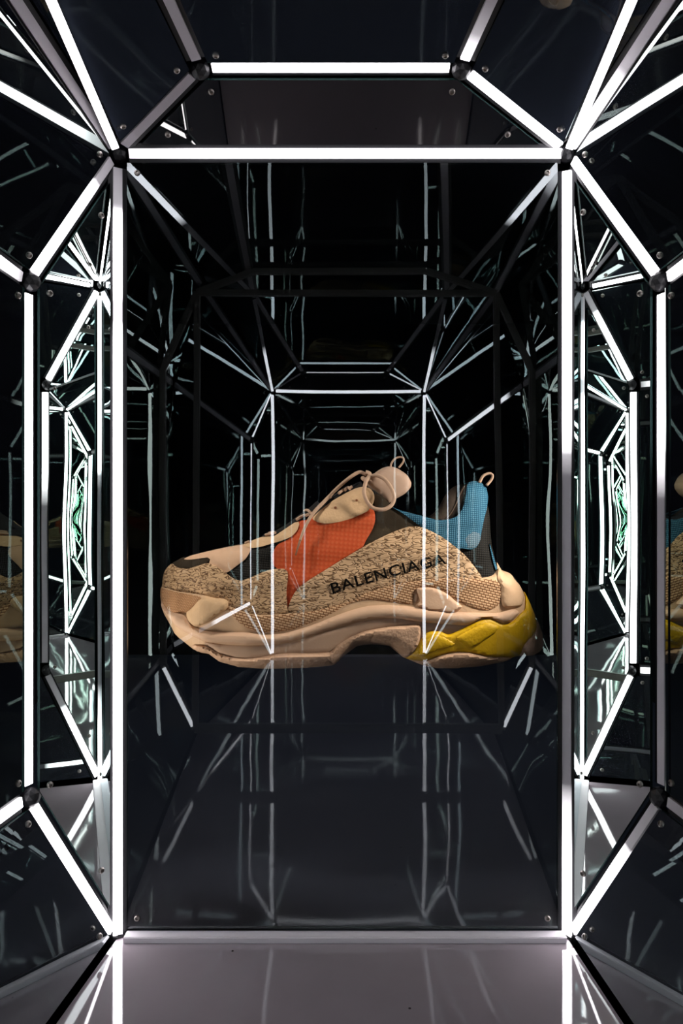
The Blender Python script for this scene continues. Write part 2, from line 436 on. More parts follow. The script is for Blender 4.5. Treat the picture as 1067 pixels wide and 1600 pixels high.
# ------------------------------------------------------------------ the shoe
SD = 1.815                      # depth of the plane the outlines are drawn in
SY = 1.86                          # centre plane of the shoe
BASE = Vector((0.0, SY, 0.0))
def shoe_pt(px, py):
    return ((px - VPX) / F * SD, EYE - (py - VPY) / F * SD)
K = SD / F                         # metres per outline pixel
SIL = [(249,916),(251,900),(255,891),(265,881),(285,870),(312,864),(345,856.5),(382,850),(408,838),(430,829),(452,817),(464,806),
 (485,792),(500,783),(520,773),(545,760),(562,748),(580,743),(589,736),(600,730),(610,728),(622,731),(640,738),(680,742),(715,745),(743,748),(755,752),
 (763,762),(766,777),(768,800),(770,850),(777,878),(785,890),(797,895),(812,913),(826,940),(838,967),(847,988),(848.5,1006),(843,1016.5),
 (828,1022.5),(797,1023),(780,1029.5),(750,1035),(708,1038.5),(675,1038.5),(654,1033.5),(627,1022.5),(606,1005),(579,1002),(558,1005),(540,1018.5),
 (524,1033.5),(485,1037),(425,1038),(380,1035.5),(350,1027.5),(335,1016),(308,1012.5),(275,988.5),(253,955),(247,928)]
def seg_dist(p, a, b):
    ax, ay = a; bx, by = b; px, py = p
    dx, dy = bx - ax, by - ay; q = dx * dx + dy * dy
    t = 0 if q == 0 else max(0, min(1, ((px - ax) * dx + (py - ay) * dy) / q))
    return math.hypot(px - ax - t * dx, py - ay - t * dy)
def poly_dist(p, poly): return min(seg_dist(p, poly[i - 1], poly[i]) for i in range(len(poly)))
def inside(p, poly):
    r = False; x, y = p
    for i in range(len(poly)):
        (x1, y1), (x2, y2) = poly[i - 1], poly[i]
        if (y1 > y) != (y2 > y) and x < (x2 - x1) * (y - y1) / (y2 - y1) + x1: r = not r
    return r
def lerp_tab(tab, v):
    if v <= tab[0][0]: return tab[0][1]
    for (a, fa), (b, fb) in zip(tab, tab[1:]):
        if v <= b:
            u = (v - a) / (b - a); u = u * u * (3 - 2 * u)
            return fa + (fb - fa) * u
    return tab[-1][1]
PLAN = [(246, .30), (262, .52), (290, .76), (340, .95), (410, 1.03), (480, .98), (560, .88), (640, .86), (720, .90), (780, .82), (815, .66), (850, .42)]
LEAN = [(712, .20), (745, .30), (780, .46), (820, .60), (870, .76), (910, .90), (960, 1.0), (1010, 1.0), (1040, .93)]
SOLE = [(369,938),(386,944.5),(410,950.5),(440,950),(485,946),(515,940),(550,931),(570,920.5),(615,907),(654,901),(684,898),(714,897),(744,899.5),(762,896.5),
 (771,889),(774,878),(782,892),(795,895),(810,913),(825,940),(837,967),(846.5,988),(848,1006),(843,1016.5),
 (828,1022.5),(797,1022.5),(780,1029),(750,1034.5),(708,1038),(675,1038),(654,1033),(627,1022),(606,1004.5),(579,1001.5),(558,1004.5),(540,1018),
 (524,1033),(485,1036.5),(425,1037.5),(380,1035),(350,1027),(335,1015),(308,1012),(275,988),(254,955),(248,928),(249,917),(270,917.5),(304,921.5),(330,923.5),(352,929)]
def halfw(px, py):
    """half width of the shoe body at an outline pixel, in metres"""
    g = 0.150 * lerp_tab(PLAN, px) * lerp_tab(LEAN, py)
    d = poly_dist((px, py), SIL) if inside((px, py), SIL) else 0.0
    u = min(1.0, d / 26.0)
    return g * (0.36 + 0.64 * math.sqrt(max(0.0, 1 - (1 - u) ** 2)))
def smooth_closed(pts, step=3.2, sharp=()):
    """Catmull-Rom resample of a closed outline"""
    out = []; n = len(pts)
    for i in range(n):
        p0, p1, p2, p3 = pts[i - 1], pts[i], pts[(i + 1) % n], pts[(i + 2) % n]
        m = max(1, int(math.dist(p1, p2) / step))
        for k in range(m):
            t = k / m
            c = []
            for j in (0, 1):
                # tension-limited tangents keep corners from overshooting
                d = math.dist(p1, p2)
                t1 = (p2[j] - p0[j]) * d / max(1e-6, math.dist(p0, p1) + d) 
                t2 = (p3[j] - p1[j]) * d / max(1e-6, math.dist(p2, p3) + d)
                h = ((2*t**3 - 3*t*t + 1) * p1[j] + (t**3 - 2*t*t + t) * t1 * .8 + (-2*t**3 + 3*t*t) * p2[j] + (t**3 - t*t) * t2 * .8)
                c.append(h)
            out.append(tuple(c))
    return out
def triangulate(outline, step):
    n = len(outline)
    pts = [Vector(p) for p in outline]
    xs = [p[0] for p in outline]; ys = [p[1] for p in outline]
    y = min(ys); row = 0
    while y < max(ys):
        x = min(xs) + (step / 2 if row % 2 else 0)
        while x < max(xs):
            p = (x, y)
            if inside(p, outline) and poly_dist(p, outline) > step * .55: pts.append(Vector(p))
            x += step
        y += step * .87; row += 1
    v, e, f, ov, oe, of = geometry.delaunay_2d_cdt(pts, [], [list(range(n))], 1, 1e-4)
    bd = {}
    return v, f
def shoe_piece(name, outline, mat, parent, off=0.0, dome=0.0, domer=10.0, rim=0.012, step=6.0, far=True, smooth=True, near=True, edge=0.003, edger=2.5, depth=None):
    """a patch lying on the shoe body: raised by `off`, pillowed by `dome`; its rim turns inwards; mirrored on the far side"""
    ol = smooth_closed(outline) if smooth else outline
    v, f = triangulate(ol, step)
    if near and far and name not in ('midsole', 'upper_lining_shell', 'tongue'):
        o1 = shoe_piece(name, outline, mat, parent, off, dome, domer, rim, step, False, smooth, True, edge, edger, depth)
        shoe_piece(name, outline, mat, parent, off, dome, domer, rim, step * 1.5, True, smooth, False, edge, edger, depth)
        return o1
    bm = bmesh.new()
    dist = [poly_dist((p[0], p[1]), ol) for p in v]
    for side in ([1] if near else []) + ([-1] if far else []):
        vs = []
        for p, d in zip(v, dist):
            g = (halfw(p[0], p[1]) if depth is None else depth) + off
            u = min(1.0, d / domer); g += dome * math.sqrt(max(0, 1 - (1 - u) ** 2))
            if edge and d < edger: g -= edge * (1 - d / edger) ** 2
            x, z = shoe_pt(p[0], p[1])
            vs.append(bm.verts.new((x, -side * g, z)))
        for t in f:
            q = [vs[i] for i in t]
            if len(set(q)) < 3: continue
            try: fc = bm.faces.new(q if side == 1 else q[::-1])
            except ValueError: continue
    bm.normal_update()
    bedges = [e for e in bm.edges if len(e.link_faces) == 1]
    r = bmesh.ops.extrude_edge_only(bm, edges=bedges)
    for q in r['geom']:
        if isinstance(q, bmesh.types.BMVert):
            s = 1 if q.co.y > 0 else -1
            q.co.y = s * max(0.0, abs(q.co.y) - rim)
    if near and far: bmesh.ops.remove_doubles(bm, verts=bm.verts, dist=1e-5)
    bmesh.ops.recalc_face_normals(bm, faces=bm.faces)
    for fc in bm.faces: fc.smooth = True
    for e in bm.edges:
        if len(e.link_faces) == 2 and e.calc_face_angle(0) > 0.7: e.smooth = False
    me = bpy.data.meshes.new(name); bm.to_mesh(me); bm.free()
    return link(name, me, mat, parent)
def shoe_tube(name, pts, r, mat, parent, y=None, off=0.006, taper=None, closed=False, flat=1.0):
    """cord following outline pixels, lying on the near side of the shoe (or at depth y)"""
    path = []
    n = len(pts); segs = n if closed else n - 1
    for i in range(segs):
        p0 = pts[(i - 1) % n] if (closed or i) else pts[0]; p1 = pts[i]; p2 = pts[(i + 1) % n]; p3 = pts[(i + 2) % n] if (closed or i + 2 < n) else pts[-1]
        for k in range(5):
            t = k / 5
            path.append(tuple(0.5 * (2*p1[j] + (p2[j]-p0[j])*t + (2*p0[j]-5*p1[j]+4*p2[j]-p3[j])*t*t + (3*p1[j]-p0[j]-3*p2[j]+p3[j])*t**3) for j in (0, 1)))
    if not closed: path.append(pts[-1])
    co = []
    for p in path:
        x, z = shoe_pt(p[0], p[1])
        yy = -(halfw(p[0], p[1]) + off) if y is None else y
        co.append(Vector((x, yy, z)))
    bm = bmesh.new(); m = len(co); rings = []; S_ = 8
    for i, c in enumerate(co):
        a = co[(i - 1) % m] if (closed or i) else co[0]; b = co[(i + 1) % m] if (closed or i + 1 < m) else co[-1]
        t = (b - a).normalized(); u = t.cross(Vector((0, 1, 0)));
        u = u.normalized() if u.length > 1e-5 else Vector((1, 0, 0)); w_ = t.cross(u)
        rr = r * K * (1 if taper is None else lerp_tab(taper, i / max(1, m - 1)))
        rings.append([bm.verts.new(c + u * rr * math.cos(2*math.pi*k/S_) + w_ * rr * flat * math.sin(2*math.pi*k/S_)) for k in range(S_)])
    for i in range(m if closed else m - 1):
        A_, B_ = rings[i], rings[(i + 1) % m]
        for k in range(S_): bm.faces.new((A_[k], A_[(k+1) % S_], B_[(k+1) % S_], B_[k])).smooth = True
    if not closed: bm.faces.new(rings[0][::-1]); bm.faces.new(rings[-1])
    bmesh.ops.recalc_face_normals(bm, faces=bm.faces)
    me = bpy.data.meshes.new(name); bm.to_mesh(me); bm.free()
    return link(name, me, mat, parent)

# shoe materials -------------------------------------------------------
def leather(name, base, crease, scale, fade=None):
    """pebbled leather: winding creases between raised grains"""
    m, nt, out = new_mat(name)
    p = N(nt, 'ShaderNodeBsdfPrincipled'); p.inputs['Roughness'].default_value = 0.55; p.inputs['Specular IOR Level'].default_value = 0.25
    tc = N(nt, 'ShaderNodeTexCoord'); mp = N(nt, 'ShaderNodeMapping'); mp.inputs['Scale'].default_value = (0.62, 0.3, 1.5)
    mp.inputs['Rotation'].default_value = (0, math.radians(14), 0)
    L(nt, tc.outputs['Object'], mp.inputs[0])
    nz = N(nt, 'ShaderNodeTexNoise'); nz.inputs['Scale'].default_value = scale; nz.inputs['Detail'].default_value = 0.6
    nz.inputs['Distortion'].default_value = 0.8
    L(nt, mp.outputs[0], nz.inputs['Vector'])
    s = N(nt, 'ShaderNodeMath', operation='SUBTRACT'); s.inputs[1].default_value = 0.5; L(nt, nz.outputs[0], s.inputs[0])
    ab = N(nt, 'ShaderNodeMath', operation='ABSOLUTE'); L(nt, s.outputs[0], ab.inputs[0])
    r = N(nt, 'ShaderNodeValToRGB'); r.color_ramp.elements[0].position = 0.016; r.color_ramp.elements[1].position = 0.068
    r.color_ramp.elements[0].color = (*crease, 1); r.color_ramp.elements[1].color = (*base, 1)
    L(nt, ab.outputs[0], r.inputs[0])
    col = r.outputs[0]
    n2 = N(nt, 'ShaderNodeTexNoise'); n2.inputs['Scale'].default_value = 7; L(nt, tc.outputs['Object'], n2.inputs['Vector'])
    mx = N(nt, 'ShaderNodeMix', data_type='RGBA', blend_type='MULTIPLY'); mx.inputs[0].default_value = 0.35
    L(nt, col, mx.inputs[6]); L(nt, n2.outputs[0], mx.inputs[7]); L(nt, mx.outputs[2], p.inputs['Base Color'])
    b = N(nt, 'ShaderNodeBump'); b.inputs['Strength'].default_value = 0.6; b.inputs['Distance'].default_value = 0.004
    mr = N(nt, 'ShaderNodeMapRange'); mr.inputs[2].default_value = 0.10; L(nt, ab.outputs[0], mr.inputs[0])
    L(nt, mr.outputs[0], b.inputs['Height']); L(nt, b.outputs[0], p.inputs['Normal']); L(nt, p.outputs[0], out.inputs[0])
    return m
def knit(name, base, dark, sc_, row, rot):
    """coarse weave: rows of staggered stitches"""
    m, nt, out = new_mat(name)
    p = N(nt, 'ShaderNodeBsdfPrincipled'); p.inputs['Roughness'].default_value = 0.75; p.inputs['Specular IOR Level'].default_value = 0.15
    tc = N(nt, 'ShaderNodeTexCoord'); mp = N(nt, 'ShaderNodeMapping')
    mp.inputs['Rotation'].default_value = (math.radians(90), 0, 0)
    L(nt, tc.outputs['Object'], mp.inputs[0])
    m2 = N(nt, 'ShaderNodeMapping'); m2.inputs['Rotation'].default_value = (0, 0, math.radians(rot)); L(nt, mp.outputs[0], m2.inputs[0])
    br = N(nt, 'ShaderNodeTexBrick'); br.inputs['Scale'].default_value = sc_; br.inputs['Color1'].default_value = (*base, 1)
    br.inputs['Color2'].default_value = (*[c * .9 for c in base], 1); br.inputs['Mortar'].default_value = (*dark, 1)
    br.inputs['Mortar Size'].default_value = 0.085; br.inputs['Mortar Smooth'].default_value = 0.8
    br.inputs['Brick Width'].default_value = row; br.inputs['Row Height'].default_value = 0.34
    L(nt, m2.outputs[0], br.inputs['Vector']); L(nt, br.outputs[0], p.inputs['Base Color'])
    b = N(nt, 'ShaderNodeBump', invert=True); b.inputs['Strength'].default_value = 0.7; b.inputs['Distance'].default_value = 0.003
    L(nt, br.outputs['Fac'], b.inputs['Height']); L(nt, b.outputs[0], p.inputs['Normal']); L(nt, p.outputs[0], out.inputs[0])
    return m
def dotted(name, base, dot, freq, thr, rough=0.7, bumpd=0.0015):
    """mesh fabric: a grid of raised dots"""
    m, nt, out = new_mat(name)
    p = N(nt, 'ShaderNodeBsdfPrincipled'); p.inputs['Roughness'].default_value = rough; p.inputs['Specular IOR Level'].default_value = 0.15
    tc = N(nt, 'ShaderNodeTexCoord'); mp = N(nt, 'ShaderNodeMapping'); mp.inputs['Scale'].default_value = (freq, 0, freq)
    mp.inputs['Rotation'].default_value = (0, math.radians(40), 0); L(nt, tc.outputs['Object'], mp.inputs[0])
    sp = N(nt, 'ShaderNodeSeparateXYZ'); L(nt, mp.outputs[0], sp.inputs[0])
    sn = []
    for ax in ('X', 'Z'):
        s = N(nt, 'ShaderNodeMath', operation='SINE'); L(nt, sp.outputs[ax], s.inputs[0]); sn.append(s)
    pr = N(nt, 'ShaderNodeMath', operation='MULTIPLY'); L(nt, sn[0].outputs[0], pr.inputs[0]); L(nt, sn[1].outputs[0], pr.inputs[1])
    r = N(nt, 'ShaderNodeValToRGB'); r.color_ramp.elements[0].position = thr - .15; r.color_ramp.elements[1].position = thr + .15
    r.color_ramp.elements[0].color = (*base, 1); r.color_ramp.elements[1].color = (*dot, 1)
    L(nt, pr.outputs[0], r.inputs[0]); L(nt, r.outputs[0], p.inputs['Base Color'])
    b = N(nt, 'ShaderNodeBump'); b.inputs['Strength'].default_value = 0.5; b.inputs['Distance'].default_value = bumpd
    L(nt, pr.outputs[0], b.inputs['Height']); L(nt, b.outputs[0], p.inputs['Normal']); L(nt, p.outputs[0], out.inputs[0])
    return m
TAN = (0.56, 0.36, 0.205); PINK = (0.55, 0.37, 0.228)
M['sole'] = princ('tan_rubber', PINK, 0.6, bump=(160, 0.35, 0.002), var=(30, 0.08), spec=0.25)
M['ridge'] = princ('tan_foam', (0.58, 0.385, 0.26), 0.6, bump=(220, 0.25, 0.0015), var=(22, 0.06), spec=0.25)
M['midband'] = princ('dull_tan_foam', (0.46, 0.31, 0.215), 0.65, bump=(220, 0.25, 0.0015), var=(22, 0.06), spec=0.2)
M['tread'] = princ('ribbed_tan_rubber', (0.55, 0.355, 0.235), 0.6, bump=(120, 0.6, 0.004), var=(45, 0.12), spec=0.25)
M['leather'] = leather('pebbled_tan_leather', (0.62, 0.41, 0.23), (0.15, 0.072, 0.03), 112)
M['side'] = leather('pebbled_tan_leather_large_grain', (0.60, 0.40, 0.235), (0.15, 0.078, 0.034), 92)
M['knit'] = knit('tan_knit', (0.58, 0.37, 0.215), (0.20, 0.085, 0.035), 58, 0.62, -14)
M['toe_knit'] = knit('fine_tan_knit', (0.50, 0.285, 0.15), (0.30, 0.15, 0.07), 90, 0.5, 10)
M['suede'] = princ('smooth_tan_suede', (0.56, 0.365, 0.24), 0.7, bump=(300, 0.3, 0.001), var=(35, 0.07), spec=0.2)
M['guard'] = princ('sand_nubuck', (0.57, 0.385, 0.225), 0.7, bump=(170, 0.5, 0.0025), var=(60, 0.10), spec=0.2)
M['orange'] = dotted('orange_mesh', (0.46, 0.070, 0.020), (0.49, 0.092, 0.032), 420, 0.30, bumpd=0.0006)
M['blue'] = dotted('blue_mesh', (0.011, 0.062, 0.115), (0.065, 0.19, 0.27), 900, 0.25)
M['grey_patch'] = dotted('grey_blue_mesh', (0.05, 0.10, 0.14), (0.15, 0.21, 0.26), 900, 0.25)
M['dark_mesh'] = dotted('black_mesh', (0.006, 0.006, 0.006), (0.014, 0.013, 0.010), 800, 0.3)
M['dark_suede'] = princ('dark_brown_suede', (0.030, 0.022, 0.014), 0.8, var=(40, 0.3), spec=0.1)
M['throat'] = princ('black_webbing', (0.014, 0.013, 0.012), 0.8, spec=0.1)
M['lining'] = princ('grey_brown_lining', (0.085, 0.065, 0.052), 0.85, bump=(200, 0.4, 0.002), spec=0.1)
M['tongue'] = princ('pale_pink_tan_fabric', (0.43, 0.30, 0.225), 0.75, bump=(300, 0.3, 0.001), spec=0.15)
M['lace'] = princ('pale_lace', (0.43, 0.295, 0.212), 0.75, bump=(260, 0.5, 0.001), spec=0.15)
M['lace_tip'] = princ('brown_lace_tip', (0.20, 0.075, 0.03), 0.4)
M['yellow'] = princ('yellow_rubber', (0.66, 0.40, 0.006), 0.5, bump=(150, 0.4, 0.003), var=(40, 0.10), spec=0.3)
M['ink'] = princ('black_ink', (0.004, 0.0035, 0.003), 0.8, spec=0.03)

shoe = thing(empty('sneaker', BASE), 'large chunky tan sneaker with orange, blue and yellow panels behind the display glass', 'shoe')
sp_ = shoe_piece
# core of the upper, closed body under the panels
UPPER = [(252,917),(252,900),(256,891),(266,882),(286,872),(312,866),(345,858.5),(382,852),(408,840),(430,831),(452,820),(466,812),(490,800),(520,780),(554,764),(584,766),
 (606,786),(630,805),(660,812),(690,815),(712,815),(728,825),(745,830),(760,838),(766,855),(770,880),(764,900),(744,904),(684,903),(615,912),(550,936),(485,951),(410,955),(369,943),(330,928)]
sp_('upper_lining_shell', UPPER, M['dark_mesh'], shoe, off=-0.010, rim=0.2, step=8)
sole = sp_('midsole', SOLE, M['sole'], shoe, off=0.012, rim=0.25, step=3.4, edge=0.010, edger=5)
# sole relief
sp_('knit_band', [(369,940),(386,945.5),(410,951.5),(440,951),(485,947),(515,941),(550,932),(570,921.5),(615,908),(654,902),(684,899),(714,898),(744,900.5),(765,902),
 (775,915),(770,936),(754,945),(738,944),(720,938),(699,927),(690,920),(675,914),(663,912),(646,914),(641,925),(639,936),(622,935),(600,932),(577,930),(560,932),(540,938),
 (525,947),(502,957),(465,971),(442,975),(412,974),(390,965),(374,950)], M['knit'], shoe, off=0.0165, rim=0.004, step=3.4)
sp_('midsole_ridge', [(250,930),(258,940),(270,949),(297,953),(315,968),(337,975),(400,976),(420,979),(450,977),(480,969),(525,953),(540,948),(570,940),(600,938),(645,941),(700,947),(742,949),(765,950),(790,945),(800,950),
 (787,962),(774,966),(754,958),(741,958),(720,967),(700,966),(651,963),(630,959),(600,956),(570,959),(540,967),(510,975),(472,987),(435,993),(390,994),(360,993),(333,990),(300,978),(270,960),(254,945)],
 M['ridge'], shoe, off=0.017, dome=0.011, domer=11, rim=0.016, step=3.4)
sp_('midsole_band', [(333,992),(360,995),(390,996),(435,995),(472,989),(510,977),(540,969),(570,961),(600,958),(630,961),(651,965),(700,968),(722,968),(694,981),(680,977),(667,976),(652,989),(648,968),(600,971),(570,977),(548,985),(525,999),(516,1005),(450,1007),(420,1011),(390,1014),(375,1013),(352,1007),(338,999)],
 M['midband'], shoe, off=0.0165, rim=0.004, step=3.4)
sp_('toe_knit', [(251,918.5),(270,919),(304,923),(326,927),(316,938),(305,948),(297,951),(284,951),(270,947.5),(258,939),(251,931)], M['toe_knit'], shoe, off=0.0165, rim=0.004, step=3.4)
tb = sp_('toe_bumper', [(304,950),(312,943),(324,930),(333,925.5),(348,928),(360,928.5),(367.5,933),(366,942),(358.5,948),(348,954),(338,962),(320,969),(308,962)],
    M['guard'], shoe, off=0.020, dome=0.012, domer=9, rim=0.02, step=3.2)
sp_('forefoot_tread', [(312,999),(324,996.5),(337,998),(352,1006.5),(375,1012.5),(400,1013.5),(420,1010.5),(450,1006.5),(517,1006),(525,998.5),(548,984.5),(570,975.5),(600,970),(630,967.5),(650,967.5),
 (649,992),(642,1004),(629,1022),(618,1014.5),(606,1004),(579,1001),(558,1004),(541,1017),(524,1032.5),(485,1036),(425,1037),(380,1034.5),(350,1026.5),(335,1014.5),(318,1011.5)],
 M['tread'], shoe, off=0.022, dome=0.006, domer=7, rim=0.014, step=3.4)
sp_('heel_flap', [(646,914),(663,912),(675,914),(690,921),(702,931),(712,940),(700,948),(660,944),(645,938),(651,933),(648,922)], M['ridge'], shoe, off=0.021, dome=0.004, domer=6, rim=0.014, step=3.2)
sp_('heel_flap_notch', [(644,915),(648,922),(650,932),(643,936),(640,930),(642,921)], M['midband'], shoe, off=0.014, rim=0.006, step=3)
sp_('heel_wedge', [(628.5,1022.5),(642,1006),(651,989),(660,978.5),(668,975.5),(680,976),(692,980.5),(705,975),(720,968),(741,959),(754.5,958),(774,966),(787.5,963.5),(801,953),(810,947),(814.5,932),(817,924),
 (826,946),(832,961),(831,977),(825,983),(814.5,992),(806,1002.5),(804,1020.5),(795,1021),(780,1016.5),(757.5,1014.5),(720,1006),(705,1005.5),(690,1008),(675,1013),(660,1020.5),(645,1023.5)],
 M['yellow'], shoe, off=0.022, dome=0.004, domer=8, rim=0.02, step=3.4)
sp_('heel_wedge_facet', [(701,984),(720,972),(741,962.5),(755,962),(768,969),(760,980),(745,990),(724,1001),(712,996)], M['yellow'], shoe, off=0.024, dome=0.008, domer=12, rim=0.012, step=3.2)
sp_('heel_wedge_facet', [(652,1000),(660,985),(669,979),(680,980),(693,986),(704,994),(690,1001),(670,1007),(652,1016),(644,1016)], M['yellow'], shoe, off=0.024, dome=0.006, domer=10, rim=0.012, step=3.2)
sp_('heel_tread', [(636,1023.5),(660,1021),(675,1013.5),(690,1008.5),(705,1006),(720,1006.5),(757,1015),(780,1017),(797,1022),(780,1028.5),(750,1034),(708,1037.5),(675,1037.5),(654,1032.5)],
 M['tread'], shoe, off=0.025, dome=0.005, domer=7, rim=0.02, step=3.4)
sp_('heel_tail', [(806,1002.5),(814.5,992),(825,983),(831,977),(833,966),(837,968),(846,988),(847.5,1006),(843,1016),(828,1022),(804,1022)], M['tread'], shoe, off=0.023, dome=0.003, domer=7, rim=0.02, step=3.4)
sp_('heel_counter', [(768,899),(773,886),(781,893),(795,897),(808,914),(812,928),(806,940),(790,943),(775,941),(771,925),(772,910)], M['sole'], shoe, off=0.018, dome=0.005, domer=10, rim=0.012, step=3.4)
sp_('heel_slot', [(797,899),(801,902),(804,911),(804,921),(801,923),(799.5,912)], M['throat'], shoe, off=0.022, rim=0.010, step=3)
# upper panels
sp_('toe_cap', [(289,873),(300,873.5),(315,871.5),(330,869.5),(334.5,872),(334,877),(351,885),(361.5,891),(375,882),(390,870),(396,859),(397,853),(390,850),(382,850.5),(345,857),(312,864.5),(297,868.5)], M['suede'], shoe, off=0.001, rim=0.02, step=5.5)
sp_('toe_vent', [(266,881),(276,875),(285,871),(291,873.5),(300,874.5),(315,872.5),(330,870),(334,872.5),(330,877),(308,884),(299,886),(281,885)], M['dark_suede'], shoe, off=-0.001, rim=0.02, step=5)
sp_('forefoot_panel', [(362,890),(375,882),(390,870),(397,855),(410,853),(437,848),(436,860),(432,870),(436,884),(425,889),(412,893),(397,900),(382,903),(370,898)], M['dark_mesh'], shoe, off=-0.003, rim=0.02, step=6)
sp_('orange_panel', [(438,849),(432.5,857),(430,867),(432,880),(440,886),(450,890),(451,905),(452,925),(455,945),(465,930),(475,915),(490,904),(527,882),(562.5,859.5),(571.5,843),(581,827),(585.5,812),(582,796),(540,796),(500,800),(485,811),(466,815),(466,828),(455,840)],
 M['orange'], shoe, off=0.000, rim=0.02, step=6)
sp_('quarter_panel', [(581,828),(586,812),(585,772),(596,775),(612,791),(628,803),(648,816),(668,829),(655,832),(635,836),(600,845),(575,856),(562,862),(570,843)], M['dark_suede'], shoe, off=-0.004, rim=0.02, step=6)
sp_('heel_panel', [(700,856),(715,853),(738,850),(748,826),(757,800),(763,790),(766,805),(768,850),(772,875),(768,892),(762,897),(744,900),(734,884),(722,869)], M['dark_mesh'], shoe, off=-0.006, rim=0.02, step=6)
sp_('vamp_panel', [(250,916),(251,900),(255,891),(265.5,881.5),(281,885.5),(300,886.5),(308,884),(330,877.5),(336,878),(351,885),(360,891),(369,897.5),(382.5,902.5),(398,898),(412.5,891.5),(427.5,886.5),(448,885),(453,888.5),(454.5,899),(452.5,917),(455,942),(458,950),(440,952),(410,952.5),(386,946.5),(369,940),(366,930.5),(345,929),(330,924.5),(304.5,922.5),(270,918.5)],
 M['leather'], shoe, off=0.006, rim=0.02, step=5)
sp_('lace_guard', [(381,850.5),(395,844),(408.5,839),(420,838),(430,837),(441,830),(452,822.5),(462,816),(467.5,815),(469,818.5),(466,828),(458,837),(444.5,843),(426,848.5),(410,853),(396.5,854.5),(388,853)], M['guard'], shoe, off=0.005, rim=0.014, step=5)
sp_('throat_webbing', [(409,838.5),(430,834),(441,828.5),(452,821),(467,813),(490,806),(515,789),(554,765),(566,761),(564,752),(548,758.5),(530,767),(512,779),(500,786.5),(494,783),(485,791),(474,799),(464,806),(450,817),(430,829),(412,834)], M['throat'], shoe, off=0.0, rim=0.03, step=6)
eg = sp_('eyelet_panel', [(489.5,810),(495.5,802.5),(505,794),(520,782.5),(535,773.5),(554.5,763.5),(566,761),(577,763),(583,770),(584.5,778),(582,788),(575.5,797.5),(563,804),(550,809.5),(535,814),(520,817),(510,817.5),(499,816)], M['guard'], shoe, off=0.009, rim=0.014, step=5)
sp_('side_panel', [(456,943),(462,924.5),(471,912.5),(487.5,900.5),(505,890),(525,878),(550,863),(580,846),(610,832),(632.5,823.5),(647.5,822),(658,824),(668,828),(687.5,838.5),(707,853.5),(722,867),(734,882),(744,899.5),
 (714,899),(684,900),(654,903),(615,909.5),(570,923),(550,933),(515,942.5),(485,949),(465,951)], M['side'], shoe, off=0.008, rim=0.014, step=5)
sp_('collar', [(613,793),(625,797.5),(647.5,803.5),(662.5,807.5),(680,812),(698,811.5),(713,805.5),(722,792),(726.5,775.5),(729.5,761),(734,753.5),(743,751),(755,754),(762,762),(763.5,777),(759.5,795),(753.5,810),(749,828),(744.5,844.5),(738.5,853.5),(728,857),(717,855),(705,855),(686,842),(668,832),(647.5,816.5),(628,802)],
 M['blue'], shoe, off=0.004, rim=0.010, step=5)
sp_('collar_patch', [(720,842),(726,834),(735,829),(744,831),(746,840),(742,849),(734,854.5),(724,854)], M['grey_patch'], shoe, off=0.0055, rim=0.004, step=4, far=False)
sp_('heel_trim', [(761.5,849),(765,860),(769,873),(772,886),(769,888),(765.5,875),(763,862)], M['blue'], shoe, off=0.004, rim=0.006, step=3)
# far side of the collar seen through the opening
sp_('collar_lining', [(640,806),(660,806),(676,807),(684,803),(693.5,791),(704,772),(713,761),(723,755.5),(731,754.5),(740,756),(745,770),(738,800),(715,822),(690,822),(660,815)], M['lining'], shoe, near=False, off=-0.002, rim=0.006, step=5)
shoe_tube('lining_seam', [(699,811.5),(708,802),(717,785),(723,770),(729,759)], 0.8, M['lace'], shoe, y=-0.016)
sp_('inner_collar', [(697,812),(706,803),(714,790),(721,773),(727,760),(733,756),(736,765),(732,785),(725,800),(712,812)], M['lining'], shoe, far=False, depth=0.012, rim=0.006, step=5)
# tongue
tg = sp_('tongue', [(574,757),(577,748),(580,743.5),(589,736),(599.5,730),(610,728),(622,731.5),(637,742),(643.5,754),(643,760),(634,770.5),(616,781),(607,786),(596,779),(584.5,768)], M['tongue'], shoe, depth=0.030, dome=0.012, domer=14, rim=0.042, step=5)
shoe_tube('pull_loop', [(611.5,730),(612.5,723),(618,715.5),(626,712.5),(632,715),(631,721),(624.5,729.5)], 1.5, M['tongue'], tg, y=-0.012)
shoe_tube('heel_pull_loop', [(751,754),(756,744),(762,740),(768,739.5),(771.5,743),(769,750),(762,758)], 2.2, M['lace'], shoe, y=-0.028, flat=2.2)
# laces
laces = shoe_tube('lace', [(573,742),(563.5,737.5),(554.5,740.5),(539.5,751.5),(522.5,767),(507.5,783.5),(494,798),(484,813),(477,828),(472,843)], 2.8, M['lace'], shoe, off=0.022, taper=[(0, 1), (.6, 1), (1, .72)])
shoe_tube('lace_tip', [(472,843),(470,850),(468,857),(466,864.5)], 1.9, M['lace_tip'], laces, off=0.021, taper=[(0, 1), (1, .7)])
shoe_tube('lace_bow', [(573,750),(579,745),(588,743.5),(600,749.5),(609.5,763),(614,777),(611,788),(603,794.5),(593,796.5),(581,793.5),(572,783),(568,770),(570,758)], 3.0, M['lace'], shoe, off=0.034, closed=True)
shoe_tube('lace_knot', [(566,746),(571,750),(576,746),(577,740),(571,738)], 3.6, M['lace'], shoe, off=0.026)
for pts in ([(464,812),(470,808),(478,804)], [(475,799),(480,797),(486,801)], [(484,803),(478,806)], [(505,786),(510,780),(517,776)], [(529,771),(535,766),(541,762.5)], [(539,766),(543,761),(547,764)], [(546,763),(550,760)], [(416,835.5),(421,834.5),(428,834)], [(383,849),(387,847),(392,846)], [(421,833),(427,831.5),(432,832)]):
    shoe_tube('lace_crossing', pts, 2.2, M['lace'], shoe, off=0.010)
